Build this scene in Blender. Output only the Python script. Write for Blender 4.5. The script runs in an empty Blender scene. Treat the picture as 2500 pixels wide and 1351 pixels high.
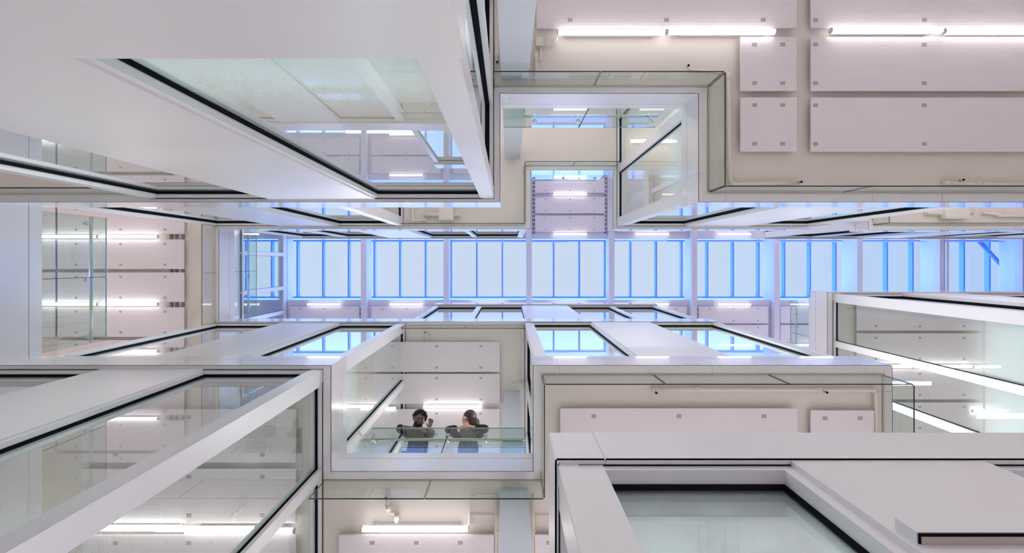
import bpy, bmesh, math, random
from mathutils import Vector, Matrix

random.seed(4)
S = bpy.context.scene
COL = S.collection
PI = math.pi

# ------------------------------------------------------------------ camera, sky, exposure
H = 1.2                      # eye of the camera above the ground floor
FPX, VX, VY = 1200.0, 1243.0, 640.5
cam_d = bpy.data.cameras.new('camera')
cam = bpy.data.objects.new('camera', cam_d)
COL.objects.link(cam)
cam.location = (0, 0, H)
cam.rotation_euler = (PI, 0, 0)          # straight up, picture right = +X, picture down = +Y
cam_d.sensor_width = 36
cam_d.lens = 36 * FPX / 2500
cam_d.shift_x = (1250 - VX) / 2500
cam_d.shift_y = (VY - 675.5) / 2500
cam_d.clip_start = 0.02
S.camera = cam

SKY_SIDE = (1.3, 3.0, 7.2, 1)       # brighter, bluer sky added outside direct view on both sides to light the shaft
world = bpy.data.worlds.new('overcast_sky')
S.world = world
world.use_nodes = True
nt = world.node_tree
nt.nodes.clear()
w_out = nt.nodes.new('ShaderNodeOutputWorld')
w_bg = nt.nodes.new('ShaderNodeBackground')
w_tc = nt.nodes.new('ShaderNodeTexCoord')
w_sep = nt.nodes.new('ShaderNodeSeparateXYZ')
w_ramp = nt.nodes.new('ShaderNodeValToRGB')
nt.links.new(w_tc.outputs['Generated'], w_sep.inputs[0])
nt.links.new(w_sep.outputs['Z'], w_ramp.inputs['Fac'])
e = w_ramp.color_ramp.elements
e[0].position = 0.0; e[0].color = (1.7, 3.1, 6.2, 1)
m_ = e.new(0.62); m_.color = (1.5, 2.8, 5.6, 1)  # low sky boosted outside direct view for more blue light inside
m_ = e.new(0.70); m_.color = (0.44, 0.61, 0.88, 1)
e[-1].position = 1.0; e[-1].color = (0.560, 0.670, 0.830, 1)
m_ = e.new(0.74); m_.color = (0.46, 0.62, 0.87, 1)
m_ = e.new(0.90); m_.color = (0.54, 0.67, 0.86, 1)
w_noise = nt.nodes.new('ShaderNodeTexNoise')
w_noise.inputs['Scale'].default_value = 2.2
w_noise.inputs['Detail'].default_value = 4
w_mix = nt.nodes.new('ShaderNodeMixRGB')
w_mix.blend_type = 'SOFT_LIGHT'; w_mix.inputs[0].default_value = 0.18
nt.links.new(w_tc.outputs['Generated'], w_noise.inputs['Vector'])
nt.links.new(w_ramp.outputs[0], w_mix.inputs[1])
nt.links.new(w_noise.outputs['Fac'], w_mix.inputs[2])
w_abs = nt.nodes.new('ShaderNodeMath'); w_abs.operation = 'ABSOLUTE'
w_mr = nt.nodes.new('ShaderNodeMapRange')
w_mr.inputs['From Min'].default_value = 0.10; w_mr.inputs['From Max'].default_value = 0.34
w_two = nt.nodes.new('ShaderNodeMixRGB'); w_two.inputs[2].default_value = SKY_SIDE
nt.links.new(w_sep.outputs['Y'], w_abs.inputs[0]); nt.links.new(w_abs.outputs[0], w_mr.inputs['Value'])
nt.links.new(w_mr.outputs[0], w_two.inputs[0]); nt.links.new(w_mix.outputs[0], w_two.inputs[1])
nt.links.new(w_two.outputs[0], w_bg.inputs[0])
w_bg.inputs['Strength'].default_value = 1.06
nt.links.new(w_bg.outputs[0], w_out.inputs[0])

S.view_settings.view_transform = 'Standard'
S.view_settings.look = 'None'
S.view_settings.exposure = 0.0
S.view_settings.gamma = 1.0
S.view_settings.use_curve_mapping = False
S.cycles.max_bounces = 14
S.cycles.diffuse_bounces = 5
S.cycles.glossy_bounces = 6
S.cycles.transmission_bounces = 8
S.cycles.transparent_max_bounces = 32
S.cycles.caustics_reflective = False
S.cycles.caustics_refractive = False
S.cycles.sample_clamp_indirect = 4
TUBE_POWER = 5.5
ROOM_FILL = 34.0

def lamp(name, x, y, z, sx, sy, w, label, col=(1, 0.96, 0.975)):
    d = bpy.data.lights.new(name, 'AREA'); d.shape = 'RECTANGLE'
    d.size = sx; d.size_y = sy; d.energy = w; d.color = col
    o = bpy.data.objects.new(name, d); COL.objects.link(o)
    o.location = (x, y, z + H)
    o['label'] = label; o['category'] = 'lamp'
    return o

# levels (heights above the camera)
ZA, ZAT = 5.515, 6.04        # first ceiling / floor above it
ZB, ZBT = 9.70, 10.23
ZC, ZCT = 13.90, 14.43
ZD = 17.30
Z0, Z0T = 1.46, 1.68
SA, SB, SC, SD = FPX / ZA, FPX / ZB, FPX / ZC, FPX / ZD
S0 = FPX / Z0
X0, X1, Y0, Y1 = -13.0, 20.0, -9.0, 9.0

for x, y, z, w in [  # plain area lamps added to brighten the rooms, not modelled tube fittings
        (-3, -3.2, Z0, 80), (7, 4.6, Z0, 100), (-3.5, 4.2, Z0, 80), (1.8, 2.6, Z0, 480), (4.4, 2.6, Z0, 320),
        (-2.4, -2.6, ZA, 150), (-2.6, -5.2, ZA, 140), (8.5, -5.2, ZA, 100), (3.6, -5.2, ZA, 100),
        (0.0, 5.6, ZA, 120), (3.2, 3.6, ZA, 120), (-4.5, 5.6, ZA, 130),
        (-3.8, -4.2, ZB, 260), (-3.8, 4.4, ZB, 260), (0.5, 4.6, ZB, 240), (2.6, 3.0, ZB, 220), (4.0, -4.2, ZB, 150), (9.5, -3.0, ZB, 260),
        (-10.8, 0.2, ZB, 240), (10.5, 4.6, ZB, 340), (1.2, -5.5, ZB, 200),
        (-2.7, -3.0, ZC, 240), (1.0, 3.4, ZC, 240), (10.5, -3.0, ZC, 240), (13, 3.4, ZC, 200), (-9.5, 0.5, ZC, 200),
        (-4.5, -3.6, ZD, 260), (3.4, -4.4, ZD, 260), (10, -3.6, ZD, 260), (-4.5, 3.0, ZD, 160), (3.0, 4.5, ZD, 260), (11, 4.5, ZD, 260)]:
    lamp('room_fill_lamp', x, y, z - .12, 2.4, 0.10, w * {Z0: .80, ZA: .95, ZB: .94, ZC: .62, ZD: .68}[z], 'plain area lamp added to brighten the rooms off the atrium')

# ------------------------------------------------------------------ materials
MATS = {}
def mat(name, col, rough=0.5, metal=0.0, spec=0.5, coat=0.0, noise=None, bump=None, emit=None, es=0.0):
    m = bpy.data.materials.new(name); m.use_nodes = True
    t = m.node_tree; b = t.nodes['Principled BSDF']
    b.inputs['Base Color'].default_value = (*col, 1)
    b.inputs['Roughness'].default_value = rough
    b.inputs['Metallic'].default_value = metal
    b.inputs['Specular IOR Level'].default_value = spec
    b.inputs['Coat Weight'].default_value = coat
    b.inputs['Coat Roughness'].default_value = 0.05
    if emit:
        b.inputs['Emission Color'].default_value = (*emit, 1)
        b.inputs['Emission Strength'].default_value = es
    if noise:
        sc_, amt, col2 = noise
        tc = t.nodes.new('ShaderNodeTexCoord'); n = t.nodes.new('ShaderNodeTexNoise')
        n.inputs['Scale'].default_value = sc_; n.inputs['Detail'].default_value = 3
        mx = t.nodes.new('ShaderNodeMixRGB')
        mx.inputs[1].default_value = (*col, 1); mx.inputs[2].default_value = (*col2, 1)
        mr = t.nodes.new('ShaderNodeMapRange')
        mr.inputs['From Min'].default_value = 0.35; mr.inputs['From Max'].default_value = 0.7
        mr.inputs['To Max'].default_value = amt
        g = t.nodes.new('ShaderNodeNewGeometry')
        t.links.new(g.outputs['Position'], n.inputs['Vector'])
        t.links.new(n.outputs['Fac'], mr.inputs['Value'])
        t.links.new(mr.outputs[0], mx.inputs[0]); t.links.new(mx.outputs[0], b.inputs['Base Color'])
    if bump:
        sc_, st, axis = bump
        g = t.nodes.new('ShaderNodeNewGeometry')
        wv = t.nodes.new('ShaderNodeTexWave'); wv.bands_direction = axis
        wv.inputs['Scale'].default_value = sc_
        bp = t.nodes.new('ShaderNodeBump'); bp.inputs['Strength'].default_value = st; bp.inputs['Distance'].default_value = 0.01
        t.links.new(g.outputs['Position'], wv.inputs['Vector'])
        t.links.new(wv.outputs['Fac'], bp.inputs['Height'])
        t.links.new(bp.outputs[0], b.inputs['Normal'])
    MATS[name] = m
    return m

M_WHITE = mat('white_lacquered_metal', (0.80, 0.795, 0.83), 0.33, spec=0.6, noise=(0.8, 0.25, (0.77, 0.755, 0.785)))
M_FASCIA = mat('glossy_white_fascia', (0.80, 0.795, 0.825), 0.16, spec=0.8, coat=0.6)
M_FRAME = mat('white_window_frame', (0.80, 0.80, 0.835), 0.30)
M_CREAM = mat('cream_painted_concrete', (0.79, 0.735, 0.68), 0.75, noise=(0.7, 0.5, (0.76, 0.70, 0.655)))
M_FLOOR = mat('pale_polished_floor', (0.66, 0.63, 0.64), 0.35)
M_GASKET = mat('black_gasket', (0.006, 0.008, 0.013), 0.9, spec=0.05)
M_LINE = mat('dark_joint', (0.012, 0.011, 0.012), 0.9, spec=0.05)
M_POLY = mat('ribbed_white_polycarbonate', (0.85, 0.80, 0.835), 0.35, noise=(0.9, 0.5, (0.82, 0.75, 0.79)), bump=(16, 0.10, 'Y'))
M_FIX = mat('grey_fixing_pad', (0.42, 0.39, 0.41), 0.6)
M_TUBE = mat('lit_tube', (1, 1, 1), 0.4, emit=(1.0, 0.96, 0.965), es=TUBE_POWER)
M_TUBE_TOP = mat('lit_tube_top_storey', (1, 1, 1), 0.4, emit=(1.0, 0.97, 0.98), es=14.0)
M_CAP = mat('white_tube_cap', (0.85, 0.83, 0.84), 0.4)
M_COLUMN = mat('blue_grey_column_paint', (0.66, 0.70, 0.78), 0.35)
M_BEAM = mat('white_beam_paint', (0.74, 0.74, 0.84), 0.4)
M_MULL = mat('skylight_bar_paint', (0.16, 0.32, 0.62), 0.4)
M_PIPE = mat('cream_painted_pipe', (0.82, 0.77, 0.70), 0.5)
M_METAL = mat('brushed_steel', (0.62, 0.63, 0.64), 0.25, metal=1.0)
M_RAIL = mat('pale_steel_rail', (0.70, 0.69, 0.66), 0.35, metal=0.6)
M_DARKEDGE = mat('dark_glass_edge', (0.012, 0.022, 0.022), 0.15)
M_PALEEDGE = mat('pale_glass_edge', (0.50, 0.60, 0.58), 0.2)
M_BROWN = mat('warm_recess_paint', (0.50, 0.42, 0.38), 0.8)

def glass(name, floor_z=None, tint=(0.925, 0.968, 0.95), ior=1.52, frit=0.75, gain=1.6, dots=85):
    m = bpy.data.materials.new(name); m.use_nodes = True
    t = m.node_tree; t.nodes.clear()
    out = t.nodes.new('ShaderNodeOutputMaterial')
    tr = t.nodes.new('ShaderNodeBsdfTransparent'); tr.inputs[0].default_value = (*tint, 1)
    gl = t.nodes.new('ShaderNodeBsdfGlossy'); gl.inputs['Roughness'].default_value = 0.0
    gl.inputs[0].default_value = (0.95, 0.98, 1, 1)
    fr = t.nodes.new('ShaderNodeFresnel'); fr.inputs[0].default_value = ior
    mu = t.nodes.new('ShaderNodeMath'); mu.operation = 'MULTIPLY'; mu.inputs[1].default_value = gain; mu.use_clamp = True
    mx = t.nodes.new('ShaderNodeMixShader')
    geo = t.nodes.new('ShaderNodeNewGeometry')      # both faces of the pane are counted on the face a ray enters by
    inv = t.nodes.new('ShaderNodeMath'); inv.operation = 'SUBTRACT'; inv.inputs[0].default_value = 1.0
    fb = t.nodes.new('ShaderNodeMath'); fb.operation = 'MULTIPLY'
    t.links.new(geo.outputs['Backfacing'], inv.inputs[1])
    t.links.new(fr.outputs[0], mu.inputs[0]); t.links.new(mu.outputs[0], fb.inputs[0]); t.links.new(inv.outputs[0], fb.inputs[1])
    t.links.new(fb.outputs[0], mx.inputs[0])
    t.links.new(gl.outputs[0], mx.inputs[2])
    last = tr.outputs[0]
    if floor_z is not None:
        g = t.nodes.new('ShaderNodeNewGeometry'); sp = t.nodes.new('ShaderNodeSeparateXYZ')
        t.links.new(g.outputs['Position'], sp.inputs[0])
        mr = t.nodes.new('ShaderNodeMapRange')
        mr.inputs['From Min'].default_value = floor_z + H + 0.0
        mr.inputs['From Max'].default_value = floor_z + H + 1.5
        mr.inputs['To Min'].default_value = frit; mr.inputs['To Max'].default_value = 0.0
        t.links.new(sp.outputs['Z'], mr.inputs['Value'])
        # round printed dots on a 12 mm grid, shrinking with height
        vo = t.nodes.new('ShaderNodeTexVoronoi'); vo.feature = 'F1'
        vo.inputs['Scale'].default_value = dots; vo.inputs['Randomness'].default_value = 0.0
        t.links.new(g.outputs['Position'], vo.inputs['Vector'])
        lt = t.nodes.new('ShaderNodeMath'); lt.operation = 'LESS_THAN'
        t.links.new(vo.outputs['Distance'], lt.inputs[0]); t.links.new(mr.outputs[0], lt.inputs[1])
        df = t.nodes.new('ShaderNodeBsdfDiffuse'); df.inputs[0].default_value = (0.80, 0.90, 0.90, 1)
        tl = t.nodes.new('ShaderNodeBsdfTranslucent'); tl.inputs[0].default_value = (0.80, 0.92, 0.92, 1)
        ad = t.nodes.new('ShaderNodeMixShader'); ad.inputs[0].default_value = 0.5
        t.links.new(df.outputs[0], ad.inputs[1]); t.links.new(tl.outputs[0], ad.inputs[2])
        m2 = t.nodes.new('ShaderNodeMixShader')
        t.links.new(lt.outputs[0], m2.inputs[0]); t.links.new(tr.outputs[0], m2.inputs[1]); t.links.new(ad.outputs[0], m2.inputs[2])
        last = m2.outputs[0]
    t.links.new(last, mx.inputs[1])
    t.links.new(mx.outputs[0], out.inputs[0])
    return m

G_0 = glass('window_glass_ground', 0.9, frit=0.50, dots=420)
G_A = glass('window_glass_first', Z0T)
G_B = glass('window_glass_second', ZAT)
G_C = glass('window_glass_third', ZBT)
G_D = glass('window_glass_top', ZCT, frit=0.0)
G_CURT = glass('curtain_glass', None, tint=(0.905, 0.94, 0.915), gain=1.0)
G_RAIL = glass('balustrade_glass', None, tint=(0.82, 0.90, 0.87), gain=1.1)
G_SKY = glass('skylight_glass', None, tint=(0.99, 0.99, 1.0), gain=0.6)

# ------------------------------------------------------------------ mesh helpers
class MB:
    """collects shapes in world metres (z above the camera) and links them as one mesh object"""
    def __init__(s): s.bm = bmesh.new()
    def box(s, x0, x1, y0, y1, z0, z1):
        if x0 > x1: x0, x1 = x1, x0
        if y0 > y1: y0, y1 = y1, y0
        if z0 > z1: z0, z1 = z1, z0
        v = [s.bm.verts.new(p) for p in ((x0,y0,z0),(x1,y0,z0),(x1,y1,z0),(x0,y1,z0),(x0,y0,z1),(x1,y0,z1),(x1,y1,z1),(x0,y1,z1))]
        for f in ((0,3,2,1),(4,5,6,7),(0,1,5,4),(1,2,6,5),(2,3,7,6),(3,0,4,7)):
            s.bm.faces.new([v[i] for i in f])
        return s
    def tube(s, pts, r, seg=12, rs=None):
        pts = [Vector(p) for p in pts]; rings = []
        for i, p in enumerate(pts):
            a = pts[max(i-1, 0)]; b = pts[min(i+1, len(pts)-1)]
            d = (b - a).normalized()
            up = Vector((0, 0, 1)) if abs(d.z) < 0.9 else Vector((1, 0, 0))
            u = d.cross(up).normalized(); w = d.cross(u).normalized()
            rr = rs[i] if rs else r
            rings.append([s.bm.verts.new(p + (u*math.cos(2*PI*k/seg) + w*math.sin(2*PI*k/seg))*rr) for k in range(seg)])
        for a, b in zip(rings, rings[1:]):
            for k in range(seg):
                f = s.bm.faces.new((a[k], a[(k+1) % seg], b[(k+1) % seg], b[k])); f.smooth = True
        s.bm.faces.new(rings[0][::-1]); s.bm.faces.new(rings[-1])
        return s
    def ball(s, c, r, sc=(1, 1, 1), seg=16, rot=None):
        mt = Matrix.Translation(c) @ (rot.to_4x4() if rot else Matrix()) @ Matrix.Diagonal((r*sc[0], r*sc[1], r*sc[2], 1))
        n = len(s.bm.faces)
        g = bmesh.ops.create_uvsphere(s.bm, u_segments=seg, v_segments=max(8, seg*2//3), radius=1, matrix=mt)
        s.bm.faces.ensure_lookup_table()
        for f in s.bm.faces[n:]: f.smooth = True
        return s
    def bevel(s, w, seg=2):
        bmesh.ops.bevel(s.bm, geom=list(s.bm.edges), offset=w, segments=seg, affect='EDGES', profile=0.7)
        return s
    def build(s, name, m, parent=None, bvl=None):
        if bvl: s.bevel(bvl)
        bmesh.ops.recalc_face_normals(s.bm, faces=list(s.bm.faces))
        s.bm.verts.ensure_lookup_table()
        xs = [v.co.x for v in s.bm.verts]; ys = [v.co.y for v in s.bm.verts]; zs = [v.co.z for v in s.bm.verts]
        o0 = Vector(((min(xs)+max(xs))/2, (min(ys)+max(ys))/2, min(zs)))
        for v in s.bm.verts: v.co -= o0
        me = bpy.data.meshes.new(name); s.bm.to_mesh(me); s.bm.free()
        me.materials.append(m)
        o = bpy.data.objects.new(name, me); COL.objects.link(o)
        base = o0 + Vector((0, 0, H))
        if parent:
            o.parent = parent
            p = parent; off = Vector((0, 0, 0))
            while p: off += p.location; p = p.parent
            o.location = base - off
        else:
            o.location = base
        return o

def tag(o, label=None, cat=None, group=None, kind=None):
    if label: o['label'] = label
    if cat: o['category'] = cat
    if group: o['group'] = group
    if kind: o['kind'] = kind
    return o

def empty(name, x, y, z, label=None, cat=None, group=None, kind=None):
    o = bpy.data.objects.new(name, None); COL.objects.link(o)
    o.location = (x, y, z + H); o.empty_display_size = 0.1
    return tag(o, label, cat, group, kind)

def clone(o, parent=None, loc=None):
    c = o.copy(); COL.objects.link(c)
    if parent: c.parent = parent
    if loc is not None: c.location = loc
    for ch in list(o.children):
        clone(ch, c)
    return c

# ------------------------------------------------------------------ slabs (ceilings) and shell
def slab(name, rects, z0, z1, m, label):
    mb = MB()
    for r in rects: mb.box(*r, z0, z1)
    return tag(mb.build(name, m), label, 'ceiling', kind='structure')

A_L, A_YU, A_YL = -5.75, -0.678, 1.160
A_N = (-0.106, 2.128, -1.896)            # upper notch x0, x1, y
A_M = (-2.0, 0.271, 2.351)               # lower notch
A_R = 4.292
rects_A = [(X0, A_N[0], Y0, A_YU), (A_N[0], A_N[1], Y0, A_N[2]), (A_N[1], X1, Y0, A_YU),
           (X0, A_L, A_YU, A_YL), (X0, A_M[0], A_YL, Y1), (A_M[0], A_M[1], A_M[2], Y1), (A_M[1], A_R, A_YL, Y1),
           (A_R, 14.0, 4.5, Y1), (14.0, X1, A_YU, Y1)]
B_YU, B_YL = -0.659, 1.176
B_N = (0.42, 2.053, -1.82)
B_L = -5.73
rects_B = [(X0, B_N[0], Y0, B_YU), (B_N[0], B_N[1], Y0, B_N[2]), (B_N[1], 5.93, Y0, B_YU),
           (5.93, 7.09, Y0, -0.80), (7.09, X1, Y0, -0.635), (X0, B_L, B_YU, B_YL), (X0, 4.115, B_YL, Y1),
           (4.115, 6.28, 4.5, Y1), (6.28, X1, 0.594, Y1)]
C_L = -7.9
rects_C = [(X0, C_L, Y0, Y1), (C_L, -5.85, Y0, -3.0), (-5.85, 0.45, Y0, -0.666), (0.45, 7.22, Y0, -3.2),
           (7.22, X1, Y0, -0.66), (C_L, -2.12, 4.5, Y1), (-2.12, 4.19, 1.193, Y1), (4.19, 8.8, 4.5, Y1), (8.8, X1, 1.03, Y1)]
SK1 = (-10.5, 18.6, -0.82, 1.33)
SK2 = (-10.5, -1.0, 3.0, 4.60)
rects_D = [(X0, X1, Y0, SK1[2]), (X0, X1, SK1[3], SK2[2]), (X0, X1, SK2[3], Y1), (SK2[1], X1, SK2[2], SK2[3]),
           (X0, SK1[0], SK1[2], SK1[3]), (X0, SK2[0], SK2[2], SK2[3]), (SK1[1], X1, SK1[2], SK1[3])]
rects_0 = [(X0, -0.154, Y0, -0.70), (0.141, X1, 0.587, Y1), (X0, -2.0, 1.16, Y1), (-2.0, 0.141, 2.35, Y1)]
slab('ceiling', rects_A, ZA, ZAT - .01, M_CREAM, 'cream painted ceiling of the lowest balcony level around the stepped opening')
slab('ceiling', rects_B, ZB, ZBT - .01, M_CREAM, 'cream painted ceiling of the middle level with the notched opening')
slab('ceiling', rects_C, ZC, ZCT - .01, M_CREAM, 'ceiling slab of the third level below the skylight storey')
slab('ceiling', rects_D, ZD, 18.28, mat('top_ceiling_paint', (0.70, 0.69, 0.80), 0.7), 'topmost ceiling around the long skylight strip')
slab('ceiling', rects_0, Z0, Z0T - .01, M_WHITE, 'lowest white slab edge close to the camera')
for nm, zt, rc in (('floor', Z0T, rects_0), ('floor', ZAT, rects_A), ('floor', ZBT, rects_B), ('floor', ZCT, rects_C)):
    mb = MB()
    for r in rc: mb.box(*r, zt - .01, zt)
    tag(mb.build(nm, M_FLOOR), 'pale finished floor on top of the slab', 'floor', kind='structure')
tag(MB().box(X0, X1, Y0, Y1, -1.3, -1.2).build('floor', M_FLOOR), 'pale ground floor of the atrium', 'floor', kind='structure')
for nm, b in (('wall_left', (X0-.2, X0, Y0, Y1)), ('wall_right', (X1, X1+.2, Y0, Y1)), ('wall_upper', (X0, X1, Y0-.2, Y0)), ('wall_lower', (X0, X1, Y1, Y1+.2))):
    tag(MB().box(*b, -1.3, 18.28).build(nm, M_CREAM), 'plain outer wall of the building', 'wall', kind='structure')

# fascia cladding: one trim per edge, white lacquered sheet with a base channel and dark open joints
n_trim = 0
def fascia(axis, P, u0, u1, n, z0, z1, joints=(), ret=0.085, label='glossy white fascia panel on the slab edge', shoe=True, fm=None):
    """edge plane at axis=P; n=+1/-1 points to the void; ret = width of the return under the slab"""
    global n_trim; n_trim += 1
    t = 0.004 if axis == 'y' else 0.0052
    e_ = empty('trim_%d' % n_trim, *((P, (u0+u1)/2) if axis == 'x' else ((u0+u1)/2, P)), z0, label, 'fascia', kind='structure')
    def bx(mb, a0, a1, d0, d1, za, zb):     # a along edge, d from the edge plane towards the void
        if axis == 'x': mb.box(P + n*d0, P + n*d1, a0, a1, za, zb)
        else: mb.box(a0, a1, P + n*d0, P + n*d1, za, zb)
    cuts = sorted([u0] + [j for j in joints if u0 < j < u1] + [u1])
    mb = MB(); g = 0.0025
    for a, b in zip(cuts, cuts[1:]):
        a2 = a + (g if a != u0 else 0); b2 = b - (g if b != u1 else 0)
        bx(mb, a2, b2, 0, t, z0 - t, z1 - (0.165 if shoe else 0))
        bx(mb, a2, b2, -ret, t, z0 - t, z0 - 0.0005)
    mb.build('fascia_panel', fm or M_FASCIA, e_)
    if shoe:
        mb = MB(); bx(mb, u0, u1, 0, t, z1 - 0.158, z1 + 0.004); mb.build('base_channel', M_FASCIA, e_)
        mb = MB(); bx(mb, u0, u1, -0.01, t*.4, z1 - 0.166, z1 - 0.157); mb.build('shadow_joint', M_LINE, e_)
    return e_

def j(*px): return [(p - VX) / SA for p in px]
fascia('y', A_YU, A_L, A_N[0], +1, ZA, ZAT, j(640, 1000))
fascia('x', A_N[0], A_N[2], A_YU, +1, ZA, ZAT)
fascia('y', A_N[2], A_N[0], A_N[1], +1, ZA, ZAT, [0.0])
fascia('x', A_N[1], A_N[2], A_YU, -1, ZA, ZAT, [-1.0])
fascia('y', A_YU, A_N[1], 14.0, +1, ZA, ZAT, j(1772, 2130, 2300))
fascia('x', A_L, A_YU, A_YL, +1, ZA, ZAT)
fascia('y', A_YL, A_L, A_M[0], -1, ZA, ZAT, j(420,))
fascia('x', A_M[0], A_YL, A_M[2], +1, ZA, ZAT)
fascia('y', A_M[2], A_M[0], A_M[1], -1, ZA, ZAT, [-1.4, 0.05])
fascia('x', A_M[1], A_YL, A_M[2], -1, ZA, ZAT)
fascia('y', A_YL, A_M[1], A_R, -1, ZA, ZAT, j(1365, 1738, 2112))
fascia('x', A_R, A_YL, 4.5, +1, ZA, ZAT, [1.45])
kb = dict(label='glossy white fascia panel on the middle slab edge')
fascia('y', B_YU, B_L, B_N[0], +1, ZB, ZBT, [-4.2, -2.0], **kb)
fascia('x', B_N[0], B_N[2], B_YU, +1, ZB, ZBT, **kb)
fascia('y', B_N[2], B_N[0], B_N[1], +1, ZB, ZBT, **kb)
fascia('x', B_N[1], B_N[2], B_YU, -1, ZB, ZBT, **kb)
fascia('y', B_YU, B_N[1], 5.93, +1, ZB, ZBT, [3.4], **kb)
fascia('y', -0.80, 5.93, 7.09, +1, ZB, ZBT, **kb)
fascia('x', 7.09, -0.80, -0.635, -1, ZB, ZBT, **kb)
fascia('y', -0.635, 7.09, 18.0, +1, ZB, ZBT, [10.0, 12.5], **kb)
fascia('x', B_L, B_YU, B_YL, +1, ZB, ZBT, **kb)
fascia('y', B_YL, B_L, 4.115, -1, ZB, ZBT, [-2.0, 0.3], **kb)
fascia('x', 4.115, B_YL, 4.5, +1, ZB, ZBT, **kb)
fascia('x', 6.28, 0.594, 4.5, -1, ZB, ZBT, **kb)
fascia('y', 0.594, 6.28, 18.0, -1, ZB, ZBT, [8.2], **kb)
kc = dict(label='glossy white fascia panel on the third slab edge', ret=0.05)
fascia('y', -0.666, -5.85, 0.45, +1, ZC, ZCT, **kc)
fascia('y', -0.66, 7.22, 18.0, +1, ZC, ZCT, **kc)
fascia('y', 1.193, -2.12, 4.19, -1, ZC, ZCT, **kc)
fascia('x', C_L, -3.0, 4.5, +1, ZC, ZCT, **kc)
fascia('y', 1.03, 8.8, 18.0, -1, ZC, ZCT, **kc)
fascia('x', 8.8, 1.03, 4.5, -1, ZC, ZCT, **kc)
k0 = dict(shoe=False, fm=M_WHITE, ret=0.02, label='broad white fascia of the lowest slab edge')
fascia('y', -0.70, X0, -0.154, +1, Z0 - 0.5, Z0T, **k0)
fascia('x', -0.154, -3.0, -0.70, +1, Z0 - 0.5, Z0T, **k0)
fascia('y', 0.587, 0.141, 12.0, -1, Z0, Z0T, [(1477 - VX)/822.0], **k0)
fascia('x', 0.141, 0.587, 3.0, -1, Z0, Z0T, **k0)
fascia('y', 1.16, X0, -2.0, -1, Z0, Z0T, **k0)

# ------------------------------------------------------------------ glazed partitions
n_win = 0; n_wall = 0
def glazed(axis, P, inw, s, z0, z1, items, gm, label, flush_head=True):
    """items in picture pixels at the ceiling scale s: (kind, a, b); inw = direction into the room"""
    global n_win, n_wall, n_trim
    off = VY if axis == 'x' else VX
    k_joint = 0.006
    def bx(mb, a0, a1, d0, d1, za, zb):
        if axis == 'x': mb.box(P + inw*d0, P + inw*d1, a0, a1, za, zb)
        else: mb.box(a0, a1, P + inw*d0, P + inw*d1, za, zb)
    for kind, a, b in items:
        a, b = sorted(((a - off)/s, (b - off)/s))
        c = ((P, (a+b)/2) if axis == 'x' else ((a+b)/2, P))
        if kind == 'P':
            n_wall += 1
            mb = MB(); bx(mb, a, b, -0.012, 0.14, z0, z1)
            o = mb.build('wall_pier_%d' % n_wall, M_WHITE)
            tag(o, 'flat white metal wall panel between windows of the ' + label, 'wall', kind='structure')
        elif kind == 'C':
            n_trim += 1
            mb = MB(); bx(mb, a, b, -0.002, 0.13, z0, z1)
            o = mb.build('trim_%d' % n_trim, M_FRAME)
            tag(o, 'white corner post of the ' + label, 'post', kind='structure')
        elif kind == 'M':
            n_trim += 1
            mb = MB(); bx(mb, a, b, 0.004, 0.13, z0, z1)
            o = mb.build('trim_%d' % n_trim, M_FRAME)
            tag(o, 'white mullion of the ' + label, 'post', kind='structure')
        elif kind == 'W':
            n_win += 1
            e_ = empty('window_%d' % n_win, *c, z0, 'tall clear window in the ' + label, 'window', kind='structure')
            t = 0.034; ge = 0.061 if s > 500 else 0.0685      # gasket edge
            f = MB()
            bx(f, a, b, 0.004, 0.045, z1 - t, z1); bx(f, a, b, 0.004, 0.045, z0, z0 + t)
            bx(f, a, a + t, 0.004, 0.045, z0 + t, z1 - t); bx(f, b - t, b, 0.004, 0.045, z0 + t, z1 - t)
            bx(f, a, b, 0.080, 0.13, z1 - t*.8, z1); bx(f, a, b, 0.080, 0.13, z0, z0 + t*.8)
            bx(f, a, a + t*.8, 0.080, 0.13, z0 + t*.8, z1 - t*.8); bx(f, b - t*.8, b, 0.080, 0.13, z0 + t*.8, z1 - t*.8)
            f.build('frame', M_FRAME, e_)
            g = MB(); q = t + 0.006
            bx(g, a, b, 0.0445, ge, z1 - q, z1); bx(g, a, b, 0.0445, ge, z0, z0 + q)
            bx(g, a, a + q, 0.0445, ge, z0 + q, z1 - q); bx(g, b - q, b, 0.0445, ge, z0 + q, z1 - q)
            g.build('gasket', M_GASKET, e_)
            p = MB(); bx(p, a + q - .004, b - q + .004, 0.069, 0.076, z0 + q - .004, z1 - q + .004)
            p.build('glass_pane', gm, e_)
            o = e_
        if kind in 'WCM':
            jw = 0.004 if s > 500 else 0.0085
            jn = MB(); bx(jn, a - (jw if kind == 'C' else 0), b + (jw if kind == 'C' else 0), 0.0035 - jw, 0.0035, z1 - 0.006, z1 - 0.0045)
            jn.build('shadow_joint', M_LINE, o)

W = 'W'; Pn = 'P'; Cn = 'C'; Mn = 'M'
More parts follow.
